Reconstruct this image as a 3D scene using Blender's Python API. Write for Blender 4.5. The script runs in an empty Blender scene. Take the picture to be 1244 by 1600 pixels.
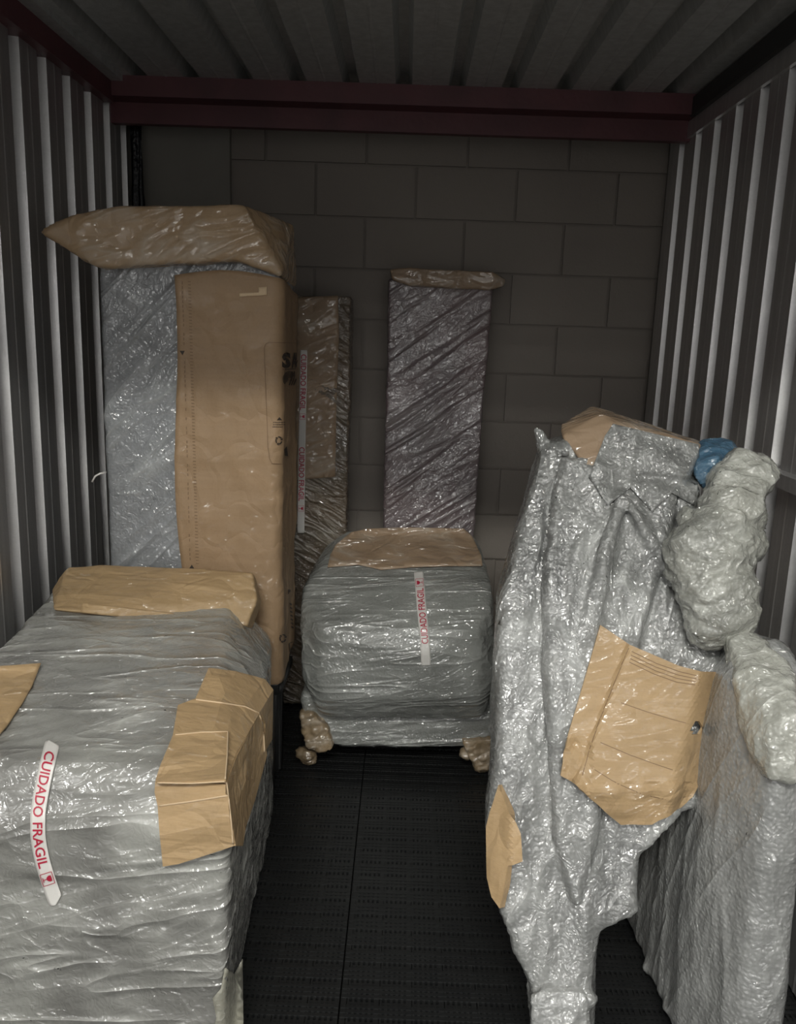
import bpy, bmesh, math, random
from mathutils import Vector, Matrix, noise
from mathutils.bvhtree import BVHTree
random.seed(7)
SC = bpy.context.scene
COL = SC.collection

# ------------------------------------------------------------------ camera
F = 1300.0
CAM = Vector((0.0, 0.0, 1.5))
fy = Vector((15.0, -275.0, F)).normalized()              # world +Y seen in (right, down, forward)
dn = Vector((-0.034 * 6133, 6133.0, F)); dn = (dn - fy * dn.dot(fy)).normalized()
xr = dn.cross(fy).normalized()                            # world +X in the same frame
def ray(px, py):
    v = Vector((px - 622.0, py - 800.0, F))
    w = Vector((v.dot(xr), v.dot(fy), -v.dot(dn)))
    return w / w.y
def P(px, py, d):                                         # point seen at (px,py), d metres into the unit
    return CAM + ray(px, py) * d
cam = bpy.data.cameras.new('camera'); co = bpy.data.objects.new('camera', cam); COL.objects.link(co)
def towrld(v): return Vector((v.dot(xr), v.dot(fy), -v.dot(dn)))
R_ = towrld(Vector((1, 0, 0))); U_ = towrld(Vector((0, -1, 0))); B_ = towrld(Vector((0, 0, -1)))
M_ = Matrix((R_, U_, B_)).transposed().to_4x4(); M_.translation = CAM
co.matrix_world = M_
cam.sensor_fit = 'VERTICAL'; cam.sensor_height = 36.0; cam.lens = F / 1600 * 36.0
cam.clip_start = 0.05
SC.camera = co
SC.view_settings.view_transform = 'Standard'; SC.view_settings.look = 'None'
SC.view_settings.gamma = 1.0; SC.view_settings.exposure = 0.0

# ------------------------------------------------------------------ light: dim corridor ambient with added bright bands + one corridor lamp
w = bpy.data.worlds.new('world'); SC.world = w; w.use_nodes = True      # the corridor outside: pale walls, with rows of bright bands added for film glints
_t = w.node_tree; _bg = _t.nodes['Background']
_tc = _t.nodes.new('ShaderNodeTexCoord'); _sp = _t.nodes.new('ShaderNodeSeparateXYZ'); _t.links.new(_tc.outputs['Generated'], _sp.inputs[0])
def _m(op, a, b=None, c=None):
    x = _t.nodes.new('ShaderNodeMath'); x.operation = op
    for i, q in enumerate((a, b, c)):
        if q is None: continue
        if isinstance(q, (int, float)): x.inputs[i].default_value = q
        else: _t.links.new(q, x.inputs[i])
    return x.outputs[0]
_el = _m('DIVIDE', _sp.outputs[2], _m('MAXIMUM', _m('MULTIPLY', _sp.outputs[1], -1), .05))      # height over distance behind the camera
_az = _m('DIVIDE', _sp.outputs[0], _m('MAXIMUM', _sp.outputs[2], .03))
_rows = _m('LESS_THAN', _m('FRACT', _m('DIVIDE', 1.15, _m('MAXIMUM', _el, .05))), .16)
_wid = _m('LESS_THAN', _m('ABSOLUTE', _az), 1.1)
_up = _m('MULTIPLY', _m('GREATER_THAN', _el, .16), _m('LESS_THAN', _el, 1.6))
_bands = _m('MULTIPLY', _m('MULTIPLY', _rows, _wid), _up)
_t.links.new(_m('ADD', _m('MULTIPLY', _bands, 13.0), 0.70), _bg.inputs[1])
_bg.inputs[0].default_value = (0.97, 0.96, 0.93, 1)
def area(name, loc, target, sx, sy, power, col):
    l = bpy.data.lights.new(name, 'AREA'); l.shape = 'RECTANGLE'; l.size = sx; l.size_y = sy
    l.energy = power; l.color = col
    o = bpy.data.objects.new(name, l); COL.objects.link(o); o.location = loc
    o.rotation_euler = (Vector(target) - Vector(loc)).to_track_quat('-Z', 'Y').to_euler()
area('corridor_lamp', (-0.25, -1.6, 3.49), (0, 2.2, 0.6), 1.3, 0.12, 78, (1.0, 1.0, 0.92))

# ------------------------------------------------------------------ materials
class NT:
    def __init__(s, name):
        s.m = bpy.data.materials.new(name); s.m.use_nodes = True
        s.t = s.m.node_tree; s.b = s.t.nodes['Principled BSDF']
        s.co = s.n('ShaderNodeTexCoord').outputs['Object']
    def n(s, typ, **kw):
        x = s.t.nodes.new(typ)
        for k, v in kw.items(): setattr(x, k, v)
        return x
    def l(s, a, b): s.t.links.new(a, b)
    def mapping(s, scale=(1, 1, 1), rot=(0, 0, 0), src=None):
        # rotate first, then stretch
        a = s.n('ShaderNodeMapping'); a.inputs['Rotation'].default_value = rot
        s.l(src or s.co, a.inputs[0])
        b = s.n('ShaderNodeMapping'); b.inputs['Scale'].default_value = scale
        s.l(a.outputs[0], b.inputs[0]); return b.outputs[0]
    def noise(s, scale, detail=4, vec=None, dist=0.0, rough=.5):
        x = s.n('ShaderNodeTexNoise'); x.inputs['Scale'].default_value = scale
        x.inputs['Detail'].default_value = detail; x.inputs['Distortion'].default_value = dist
        x.inputs['Roughness'].default_value = rough
        s.l(vec or s.co, x.inputs['Vector']); return x.outputs[0]
    def math(s, op, a, b=None, clamp=False):
        x = s.n('ShaderNodeMath', operation=op, use_clamp=clamp)
        for i, q in enumerate((a, b)):
            if q is None: continue
            if isinstance(q, (int, float)): x.inputs[i].default_value = q
            else: s.l(q, x.inputs[i])
        return x.outputs[0]
    def ramp(s, fac, p0, p1, c0=(0, 0, 0, 1), c1=(1, 1, 1, 1)):
        x = s.n('ShaderNodeValToRGB'); e = x.color_ramp.elements
        e[0].position = p0; e[1].position = p1; e[0].color = c0; e[1].color = c1
        s.l(fac, x.inputs[0]); return x.outputs[0]
    def mix(s, fac, a, b):
        x = s.n('ShaderNodeMix', data_type='RGBA')
        for i, q in ((0, fac), (6, a), (7, b)):
            if isinstance(q, (int, float)): x.inputs[i].default_value = q
            elif isinstance(q, tuple): x.inputs[i].default_value = (*q[:3], 1)
            else: s.l(q, x.inputs[i])
        return x.outputs[2]
    def bump(s, h, strength, dist, prev=None):
        x = s.n('ShaderNodeBump'); x.inputs['Strength'].default_value = strength
        x.inputs['Distance'].default_value = dist; s.l(h, x.inputs['Height'])
        if prev: s.l(prev, x.inputs['Normal'])
        return x.outputs[0]
    def set(s, **kw):
        for k, v in kw.items():
            i = s.b.inputs[k.replace('_', ' ')]
            if isinstance(v, (int, float)): i.default_value = v
            elif isinstance(v, tuple): i.default_value = (*v[:3], 1)
            else: s.l(v, i)
        return s.m

def film(name, c1, c2, milky, rot=(0, 0, 0), streak=14, stretch=9, bub=.5, wrk=1., crump=.6, rough=.4, coat_r=.09, sd=.006):
    s = NT(name)
    def lines(sc, stc, r, w, seed):
        v = s.mapping((sc / stc, sc, sc), r)
        x = s.n('ShaderNodeTexNoise'); x.inputs['Scale'].default_value = 1.0; x.inputs['Detail'].default_value = 1.5
        x.inputs['Distortion'].default_value = .5
        a = s.n('ShaderNodeVectorMath', operation='ADD'); a.inputs[1].default_value = (seed, seed * 2, seed * 3); s.l(v, a.inputs[0]); s.l(a.outputs[0], x.inputs['Vector'])
        t = s.math('SUBTRACT', 1.0, s.math('MULTIPLY', s.math('ABSOLUTE', s.math('SUBTRACT', x.outputs[0], .5)), w), clamp=True)
        return s.math('MULTIPLY', t, t)
    la = lines(streak, stretch, rot, 7., 1.)
    lb = lines(streak * 2.2, stretch * 1.2, (rot[0] + .25, rot[1] + .2, rot[2] + .3), 6., 4.)
    lc = lines(streak * 1.5, stretch * .8, (rot[0] - .35, rot[1] - .5, rot[2] - .45), 9., 9.)
    pa = s.ramp(s.noise(4.5, 2, s.mapping((1, 1, 1), (1, 2, 3))), .42, .60)
    pb = s.ramp(s.noise(6., 2, s.mapping((1, 1, 1), (2, 1, .5))), .45, .60)
    pc = s.math('ADD', s.math('MULTIPLY', s.ramp(s.noise(3.5, 2, s.mapping((1, 1, 1), (.5, 3, 1))), .40, .60), .8), .2)
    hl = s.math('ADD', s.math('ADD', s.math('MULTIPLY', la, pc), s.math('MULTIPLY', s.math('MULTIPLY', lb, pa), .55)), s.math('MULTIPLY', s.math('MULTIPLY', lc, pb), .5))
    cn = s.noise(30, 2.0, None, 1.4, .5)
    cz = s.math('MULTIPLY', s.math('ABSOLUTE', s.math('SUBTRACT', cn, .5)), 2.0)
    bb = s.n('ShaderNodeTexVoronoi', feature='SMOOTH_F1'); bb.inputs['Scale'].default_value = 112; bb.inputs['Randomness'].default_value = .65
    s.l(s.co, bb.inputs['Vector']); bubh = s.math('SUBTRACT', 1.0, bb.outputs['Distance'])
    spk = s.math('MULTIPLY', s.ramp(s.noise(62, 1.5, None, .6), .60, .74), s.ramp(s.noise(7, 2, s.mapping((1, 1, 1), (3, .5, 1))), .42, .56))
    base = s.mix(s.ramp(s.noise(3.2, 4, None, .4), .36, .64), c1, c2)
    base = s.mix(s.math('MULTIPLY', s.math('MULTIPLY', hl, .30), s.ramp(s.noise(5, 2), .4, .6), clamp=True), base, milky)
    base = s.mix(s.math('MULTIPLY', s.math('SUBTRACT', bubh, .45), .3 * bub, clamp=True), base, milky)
    nb = s.bump(bubh, .4 * bub, .004); nb = s.bump(la, .4 * wrk, sd, nb)
    nc = s.bump(hl, wrk, sd); nc = s.bump(cz, crump, .016, nc); nc = s.bump(spk, .9, .006, nc); nc = s.bump(bubh, .3 * bub, .0035, nc)
    s.set(Base_Color=base, Roughness=rough, Normal=nb, Coat_Weight=1.0, Coat_Roughness=coat_r, Coat_IOR=1.9, Coat_Normal=nc)
    return s.m

def card(name, c, rot=(0, 0, 0), flute=0.35, gloss=.35, crease=.5, dark=.82):
    """corrugated cardboard / kraft paper with a film or tape layer over it"""
    s = NT(name)
    v = s.mapping((3, 55, 75), rot)
    fl = s.noise(1.0, 2, v, .15)
    big = s.noise(5, 5, None, .5)
    col = s.mix(s.ramp(big, .3, .7), tuple(x * dark for x in c), c)
    col = s.mix(s.math('MULTIPLY', s.ramp(fl, .35, .65), .12), col, tuple(x * .55 for x in c))
    col = s.mix(s.math('MULTIPLY', s.ramp(s.noise(160, 2), .5, .75), .10), col, (.12, .07, .03))
    vo = s.n('ShaderNodeTexVoronoi', feature='DISTANCE_TO_EDGE'); vo.inputs['Scale'].default_value = 7
    nz = s.n('ShaderNodeTexNoise'); nz.inputs['Scale'].default_value = 5; s.l(s.co, nz.inputs['Vector'])
    add = s.n('ShaderNodeVectorMath', operation='MULTIPLY_ADD'); s.l(nz.outputs['Color'], add.inputs[0])
    add.inputs[1].default_value = (.3, .3, .3); s.l(s.co, add.inputs[2]); s.l(add.outputs[0], vo.inputs['Vector'])
    n1 = s.bump(fl, flute, .004)
    n1 = s.bump(big, .4, .02, n1)
    n1 = s.bump(s.math('MINIMUM', vo.outputs['Distance'], .12), crease, .03, n1)
    st = s.noise(1.0, 2, s.mapping((3, 15, 15), (rot[0], rot[1] + .4, rot[2] + .2)), .6, .5)
    rid = s.math('POWER', s.math('SUBTRACT', 1.0, s.math('MULTIPLY', s.math('ABSOLUTE', s.math('SUBTRACT', st, .5)), 6.0), clamp=True), 2.0)
    if gloss >= .9: col = s.mix(s.math('MULTIPLY', s.math('MULTIPLY', rid, .45), s.ramp(s.noise(6, 2), .42, .58)), col, (.56, .50, .42))
    nc = s.bump(rid, .9, .011); nc = s.bump(s.noise(22, 2, None, .8), .4, .014, nc)
    s.set(Base_Color=col, Roughness=.65, Normal=n1, Coat_Weight=gloss, Coat_Roughness=.09, Coat_IOR=1.7, Coat_Normal=nc)
    return s.m

def simple(name, c, rough=.6, metal=0, bumpk=None, var=None, coat=0):
    s = NT(name)
    col = c
    if var: col = s.mix(s.ramp(s.noise(var[0], 5, None, .3), .3, .7), c, var[1])
    kw = dict(Base_Color=col, Roughness=rough, Metallic=metal, Coat_Weight=coat)
    if bumpk: kw['Normal'] = s.bump(s.noise(bumpk[0], 5), bumpk[1], bumpk[2])
    return s.set(**kw)

def metal_mat(name, c, rough):
    s = NT(name)
    v = s.mapping((40, 40, 1.2))
    g = s.noise(1.0, 4, v)
    col = s.mix(s.ramp(g, .35, .65), tuple(x * .86 for x in c), c)
    col = s.mix(s.math('MULTIPLY', s.ramp(s.noise(140, 3), .4, .7), .18), col, tuple(x * .6 for x in c))
    return s.set(Base_Color=col, Metallic=.85, Roughness=rough, Normal=s.bump(s.noise(8, 3), .15, .01))

def block_mat():
    s = NT('painted_block')
    v = s.mapping((1, 1, 1))
    big = s.ramp(s.noise(1.3, 4, v), .35, .65)
    col = s.mix(big, (.205, .178, .158), (.25, .22, .194))
    n = s.bump(s.noise(120, 4), .25, .004)
    n = s.bump(s.noise(14, 4), .2, .01, n)
    return s.set(Base_Color=col, Roughness=.72, Normal=n)

M = {}
M['panel'] = metal_mat('galvanised_sheet', (.70, .69, .69), .42)
M['deck'] = metal_mat('ceiling_sheet', (.64, .65, .64), .6)
M['red'] = simple('maroon_steel', (.115, .038, .045), .55, 0, (30, .2, .01), (6, (.08, .03, .035)))
M['darksteel'] = simple('dark_steel', (.035, .035, .035), .5, .3)
M['block'] = block_mat()
M['plaster'] = simple('plaster', (.24, .225, .20), .8, 0, (60, .3, .004), (4, (.20, .187, .168)))
M['concrete'] = simple('concrete', (.10, .10, .10), .85, 0, (50, .3, .005), (5, (.07, .07, .07)))
M['grate'] = simple('black_plastic', (.0095, .010, .0105), .38, 0, (90, .25, .003), (12, (.013, .0135, .0135)))
M['under'] = simple('dark_subfloor', (.008, .008, .008), .9)
Z = (0, 0, 0)
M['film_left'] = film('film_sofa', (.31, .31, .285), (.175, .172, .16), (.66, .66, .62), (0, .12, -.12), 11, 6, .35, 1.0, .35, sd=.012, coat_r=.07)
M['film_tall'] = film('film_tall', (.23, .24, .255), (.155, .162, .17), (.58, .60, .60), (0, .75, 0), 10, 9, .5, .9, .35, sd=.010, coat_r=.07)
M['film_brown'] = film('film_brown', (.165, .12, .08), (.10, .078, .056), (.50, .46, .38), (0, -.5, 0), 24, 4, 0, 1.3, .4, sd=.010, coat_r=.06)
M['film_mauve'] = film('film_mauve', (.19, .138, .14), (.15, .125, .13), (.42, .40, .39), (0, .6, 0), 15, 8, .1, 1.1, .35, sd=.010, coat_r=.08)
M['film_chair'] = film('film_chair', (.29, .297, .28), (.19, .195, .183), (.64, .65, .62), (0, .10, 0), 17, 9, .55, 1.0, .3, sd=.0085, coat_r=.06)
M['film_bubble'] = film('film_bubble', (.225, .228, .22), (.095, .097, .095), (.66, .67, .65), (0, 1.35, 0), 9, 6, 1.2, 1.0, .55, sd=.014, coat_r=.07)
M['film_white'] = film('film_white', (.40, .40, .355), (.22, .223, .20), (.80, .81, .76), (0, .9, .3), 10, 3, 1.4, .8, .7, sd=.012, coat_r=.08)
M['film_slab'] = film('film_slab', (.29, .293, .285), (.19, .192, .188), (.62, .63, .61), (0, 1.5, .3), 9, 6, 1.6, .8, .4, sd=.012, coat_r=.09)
M['card'] = card('cardboard', (.44, .30, .157), (0, 0, 0), .6)
M['card_v'] = card('cardboard_top', (.42, .285, .16), (0, 0, 0), .2, .9, .6)
M['card_dim'] = card('cardboard_film', (.36, .25, .16), (0, 0, 0), .2, 1.0, .6)
M['kraft'] = card('kraft_paper', (.345, .228, .13), (0, 0, 0), .05, .12, .45, .9)
M['crumple'] = card('crumpled_paper', (.36, .26, .15), (0, 0, 0), .0, .9, 1.0, .45)
M['edge'] = simple('cardboard_edge', (.56, .42, .27), .8)
M['ink'] = simple('brown_ink', (.045, .032, .025), .7)
M['inkfaint'] = simple('faint_ink', (.20, .125, .07), .7)
M['tape'] = simple('white_tape', (.66, .64, .61), .35, 0, (60, .15, .003), None, .3)
M['redink'] = simple('red_ink', (.42, .02, .05), .4)
M['beige'] = film('beige_tape', (.36, .345, .25), (.30, .29, .24), (.66, .66, .58), (0, 0, 0), 16, 6, .3, .6, .4)
M['blue'] = film('blue_bag', (.075, .17, .27), (.05, .12, .20), (.17, .30, .40), (0, .6, 0), 18, 4, 0, 1.2, .6)
M['rag'] = simple('black_plastic_sheet', (.010, .010, .012), .35, 0, (30, .6, .02))

# ------------------------------------------------------------------ mesh helpers
def link(name, me, mat, parent=None, kind=None, label=None, smooth=True):
    me.materials.append(mat)
    if smooth:
        for p in me.polygons: p.use_smooth = True
    o = bpy.data.objects.new(name, me); COL.objects.link(o)
    if parent:
        o.parent = parent
        me.transform(Matrix.Translation(-parent.matrix_world.translation if parent.parent is None and parent.type == 'EMPTY' else -(ROOT[parent.name])))
        ROOT[o.name] = ROOT.get(parent.name)
    if kind: o['kind'] = kind
    if label: o['label'] = label
    return o
ROOT = {}
def thing(name, label, cat, loc, group=None):
    o = bpy.data.objects.new(name, None); COL.objects.link(o); o.location = loc
    o.empty_display_size = .1
    o.matrix_world = Matrix.Translation(loc)
    ROOT[o.name] = Vector(loc)
    o['label'] = label; o['category'] = cat
    if group: o['group'] = group
    return o
def bm_box(bm, a, b):
    x0, y0, z0 = a; x1, y1, z1 = b
    v = [bm.verts.new(c) for c in ((x0,y0,z0),(x1,y0,z0),(x1,y1,z0),(x0,y1,z0),(x0,y0,z1),(x1,y0,z1),(x1,y1,z1),(x0,y1,z1))]
    for f in ((0,3,2,1),(4,5,6,7),(0,1,5,4),(1,2,6,5),(2,3,7,6),(3,0,4,7)): bm.faces.new([v[i] for i in f])
def bm_mesh(bm, name='m'):
    bmesh.ops.recalc_face_normals(bm, faces=bm.faces[:])
    me = bpy.data.meshes.new(name); bm.to_mesh(me); bm.free(); return me
def box_obj(name, a, b, mat, bevel=.0, **kw):
    bm = bmesh.new(); bm_box(bm, a, b)
    if bevel: bmesh.ops.bevel(bm, geom=bm.edges[:], offset=bevel, segments=2, affect='EDGES')
    return link(name, bm_mesh(bm), mat, smooth=False, **kw)
def hull(bm, pts):
    t = bmesh.new()
    for p in pts: t.verts.new(p)
    r = bmesh.ops.convex_hull(t, input=t.verts[:])
    junk = [g for g in r['geom_interior'] + r['geom_unused'] if isinstance(g, bmesh.types.BMVert)]
    if junk: bmesh.ops.delete(t, geom=list(set(junk)), context='VERTS')
    bmesh.ops.recalc_face_normals(t, faces=t.faces[:])
    m = bpy.data.meshes.new('t'); t.to_mesh(m); t.free(); bm.from_mesh(m); bpy.data.meshes.remove(m)
def ball(bm, c, r, sc=(1, 1, 1)):
    mt = Matrix.Translation(c) @ Matrix.Diagonal((*sc, 1))
    bmesh.ops.create_icosphere(bm, subdivisions=3, radius=r, matrix=mt)
def both(pts, off):                                   # front points plus the same points pushed back
    return list(pts) + [p + Vector(off) for p in pts]
def remesh(bm, voxel, smooth_it, lam=.5):
    me = bpy.data.meshes.new('raw'); bm.to_mesh(me); bm.free()
    o = bpy.data.objects.new('tmp', me); COL.objects.link(o)
    m = o.modifiers.new('r', 'REMESH'); m.mode = 'VOXEL'; m.voxel_size = voxel
    s = o.modifiers.new('s', 'SMOOTH'); s.factor = lam; s.iterations = smooth_it
    dg = bpy.context.evaluated_depsgraph_get(); dg.update()
    out = bpy.data.meshes.new_from_object(o.evaluated_get(dg))
    bpy.data.objects.remove(o); bpy.data.meshes.remove(me)
    return out
def bvh_of(me):
    return BVHTree.FromPolygons([v.co.copy() for v in me.vertices], [tuple(p.vertices) for p in me.polygons])
def displace(me, layers, bias=-.5):
    """layers: (amplitude, scale, direction, stretch, kind)"""
    vs = me.vertices; nrm = [v.normal.copy() for v in vs]; cos = [v.co.copy() for v in vs]
    acc = [0.0] * len(vs)
    for li, (amp, sc, dr, stc, kind) in enumerate(layers):
        d = Vector(dr).normalized(); o = Vector((li * 7.3, li * 3.1, 1.7 * li))
        for i, c in enumerate(cos):
            a = c.dot(d); q = (c - d * a + d * (a / stc)) * sc + o
            if kind == 'r':
                n = 1 - abs(noise.noise(q)) * 2.4; n = max(n, 0) ** 2
                n = n * .7 + .3 * max(1 - abs(noise.noise(q * 2.3)) * 2.4, 0) ** 2
            elif kind == 'c':
                dd = noise.voronoi(q)[0]; n = min(dd[1] - dd[0], .5) * 2
            else:
                n = noise.noise(q) + .5 * noise.noise(q * 2.1)
            acc[i] += amp * n
    for v, n, a, c in zip(vs, nrm, acc, cos): v.co = c + n * a
def relax(me, k=.35):
    adj = [[] for _ in me.vertices]
    for e in me.edges: a, b = e.vertices; adj[a].append(b); adj[b].append(a)
    c = [v.co.copy() for v in me.vertices]
    for v in me.vertices:
        a = adj[v.index]
        if a: v.co = c[v.index].lerp(sum((c[i] for i in a), Vector()) / len(a), k)
def body(hulls, voxel, it, layers, lam=.5, balls=()):
    bm = bmesh.new()
    for h in hulls: hull(bm, h)
    for b in balls: ball(bm, *b)
    me = remesh(bm, voxel, it, lam)
    sm = bvh_of(me)
    displace(me, layers)
    if voxel >= .0075: relax(me); relax(me, .2)
    return me, sm, bvh_of(me)
def inside(x, y, poly):
    c = False; j = len(poly) - 1
    for i in range(len(poly)):
        xi, yi = poly[i]; xj, yj = poly[j]
        if (yi > y) != (yj > y) and x < (xj - xi) * (y - yi) / (yj - yi) + xi: c = not c
        j = i
    return c
def hit(bvh, px, py, maxd=8):
    r = ray(px, py).normalized(); h = bvh.ray_cast(CAM, r, maxd)
    return (h[0], h[1]) if h[0] is not None else (None, None)
def solid(me, th, extra_sub=0, rough=0):
    o = bpy.data.objects.new('tmp', me); COL.objects.link(o)
    m = o.modifiers.new('s', 'SOLIDIFY'); m.thickness = th; m.offset = 0
    dg = bpy.context.evaluated_depsgraph_get(); dg.update()
    out = bpy.data.meshes.new_from_object(o.evaluated_get(dg)); bpy.data.objects.remove(o); return out
def tri_fill(poly, step):
    """dense triangulated flat region in 2D"""
    bm = bmesh.new()
    pts = []
    for i in range(len(poly)):
        a = Vector(poly[i]); b = Vector(poly[(i + 1) % len(poly)])
        n = max(1, int((b - a).length / step))
        pts += [a + (b - a) * k / n for k in range(n)]
    from mathutils.geometry import delaunay_2d_cdt
    xs = [p.x for p in pts]; ys = [p.y for p in pts]
    inner = []
    y = min(ys) + step / 2; row = 0
    while y < max(ys):
        x = min(xs) + (step / 2 if row % 2 else 0)
        while x < max(xs):
            if inside(x, y, poly) and min((Vector((x, y)) - p).length for p in pts) > step * .5: inner.append(Vector((x, y)))
            x += step
        y += step * .87; row += 1
    n = len(pts); allp = pts + inner
    r = delaunay_2d_cdt(allp, [], [list(range(n))], 1, 1e-4)
    return r[0], r[2]
def drape(poly, bvh, lift, th, step=6, crumple=.002, fallback=None, sc=14, lim=None):
    """a sheet laid over a surface: outline as seen from the doorway, cast onto the surface below it"""
    vs, fs = tri_fill(poly, step)
    cs = []; last = None
    ds = [None] * len(vs)
    for i, v in enumerate(vs):
        h, n = hit(bvh, v.x, v.y)
        if h is not None and (lim is None or h.y < lim): ds[i] = h.y
    known = [(vs[i], d) for i, d in enumerate(ds) if d is not None]
    for i, v in enumerate(vs):
        if ds[i] is None:
            near = sorted(known, key=lambda k: (k[0] - v).length)[:4] if known else []
            ds[i] = sum(k[1] for k in near) / len(near) if near else fallback
    # relax depth so the sheet is stiffer than what is under it
    adj = [[] for _ in vs]
    for f in fs:
        for a in range(len(f)):
            adj[f[a]].append(f[(a + 1) % len(f)]); adj[f[(a + 1) % len(f)]].append(f[a])
    for _ in range(6):
        nd = [min(ds[i], ds[i] * .4 + .6 * sum(ds[j] for j in adj[i]) / len(adj[i])) if adj[i] else ds[i] for i in range(len(vs))]
        ds = nd
    for v, d in zip(vs, ds):
        r = ray(v.x, v.y); p = CAM + r * d - r.normalized() * lift
        p += -r.normalized() * crumple * (1 + noise.noise(p * sc)) if crumple else Vector()
        cs.append(p)
    me = bpy.data.meshes.new('sheet'); me.from_pydata([tuple(c) for c in cs], [], [tuple(f) for f in fs]); me.update()
    return solid(me, th), me
def strip(line, wpx, n=60):
    """px centre line + widths -> function (s 0..1, t -1..1) -> px"""
    pts = [Vector(p) for p in line]; L = [0]
    for a, b in zip(pts, pts[1:]): L.append(L[-1] + (b - a).length)
    def at(s):
        s = max(0, min(1, s)) * L[-1]
        for i in range(len(pts) - 1):
            if s <= L[i + 1] or i == len(pts) - 2:
                return pts[i].lerp(pts[i + 1], (s - L[i]) / (L[i + 1] - L[i]))
    def sm(s):
        return sum((at(s + k * .03) for k in (-1, 0, 1)), Vector((0, 0))) / 3 if .03 < s < .97 else at(s)
    def f(s, t):
        h = (sm(min(1, s + .02)) - sm(max(0, s - .02))).normalized()
        up = Vector((h.y, -h.x))
        return sm(s) + up * t * wpx / 2
    return f, L[-1]
def tape_obj(name, f, bvh, mat, parent, lift, ends=(0, 0), nseg=70, label=None):
    bm = bmesh.new(); rows = []
    for i in range(nseg + 1):
        s = i / nseg; r = []
        for j in range(5):
            t = -1 + j * .5
            e = ends[0] * t * (1 - s) + ends[1] * t * s
            p = f(s + e, t); h, n = hit(bvh, p.x, p.y)
            if h is None: h = rows[-1][j].co.copy() if rows else P(p.x, p.y, 3); 
            else: h = h - ray(p.x, p.y).normalized() * lift
            r.append(bm.verts.new(h))
        rows.append(r)
    for i in range(nseg):
        for j in range(4): bm.faces.new((rows[i][j], rows[i][j+1], rows[i+1][j+1], rows[i+1][j]))
    for _ in range(3): bmesh.ops.smooth_vert(bm, verts=bm.verts[:], factor=.5, use_axis_x=True, use_axis_y=True, use_axis_z=True)
    bmesh.ops.recalc_face_normals(bm, faces=bm.faces[:])
    me = bpy.data.meshes.new('t'); bm.to_mesh(me); bm.free()
    tb = bvh_of(me); me = solid(me, .0006)
    o = link(name, me, mat, parent, label=label); return o, tb
def text_tris(body_, bold=.0):
    c = bpy.data.curves.new('txt', 'FONT'); c.body = body_; c.size = 1; c.offset = bold; c.resolution_u = 3
    o = bpy.data.objects.new('tmp', c); COL.objects.link(o)
    dg = bpy.context.evaluated_depsgraph_get(); dg.update()
    me = bpy.data.meshes.new_from_object(o.evaluated_get(dg)); bpy.data.objects.remove(o)
    bm = bmesh.new(); bm.from_mesh(me); bmesh.ops.triangulate(bm, faces=bm.faces[:])
    for _ in range(4):
        lg = [e for e in bm.edges if e.calc_length() > .22]
        if not lg: break
        bmesh.ops.subdivide_edges(bm, edges=lg, cuts=1); bmesh.ops.triangulate(bm, faces=bm.faces[:])
    bm.to_mesh(me); bm.free()
    vs = [(v.co.x, v.co.y) for v in me.vertices]; fs = [tuple(p.vertices) for p in me.polygons]
    xs = [v[0] for v in vs]; ys = [v[1] for v in vs]; x0, x1, y0, y1 = min(xs), max(xs), min(ys), max(ys)
    return [((x - x0) / (x1 - x0), (y - y0) / (y1 - y0)) for x, y in vs], fs
def cast_flat(vs_px, fs, bvh, lift, fallback=None):
    out = []; ok = []
    for x, y in vs_px:
        h, n = hit(bvh, x, y)
        if h is None: out.append((0, 0, -5)); ok.append(False); continue
        if n.dot(h - CAM) > 0: n = -n
        out.append(tuple(h + n * lift * .6 - ray(x, y).normalized() * .0008)); ok.append(True)
    keep = [f for f in fs if all(ok[i] for i in f)]
    used = sorted({i for f in keep for i in f}); mp = {i: k for k, i in enumerate(used)}
    return [out[i] for i in used], [tuple(mp[i] for i in f) for f in keep]
def merge(parts):
    V = []; Fc = []
    for v, f in parts:
        b = len(V); V += v; Fc += [tuple(i + b for i in q) for q in f]
    me = bpy.data.meshes.new('ink'); me.from_pydata(V, [], Fc); me.update(); return me
def dens(pts, st=5.0):
    o = []
    for a, b in zip(pts, pts[1:]):
        a = Vector(a); b = Vector(b); n = max(1, int((b - a).length / st)); o += [tuple(a + (b - a) * k / n) for k in range(n)]
    return o + [tuple(pts[-1])]
def ring2d(pts, wd):
    pts = dens(pts)
    return ring2d_(pts, wd)
def ring2d_(pts, wd):                                   # open polyline -> ribbon quads
    vs = []; fs = []
    for i, p in enumerate(pts):
        a = Vector(pts[max(0, i - 1)]); b = Vector(pts[min(len(pts) - 1, i + 1)])
        h = (b - a).normalized(); n = Vector((h.y, -h.x)) * wd / 2; q = Vector(p)
        vs += [tuple(q + n), tuple(q - n)]
        if i: k = 2 * i; fs.append((k - 2, k, k + 1, k - 1))
    return vs, fs
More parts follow.
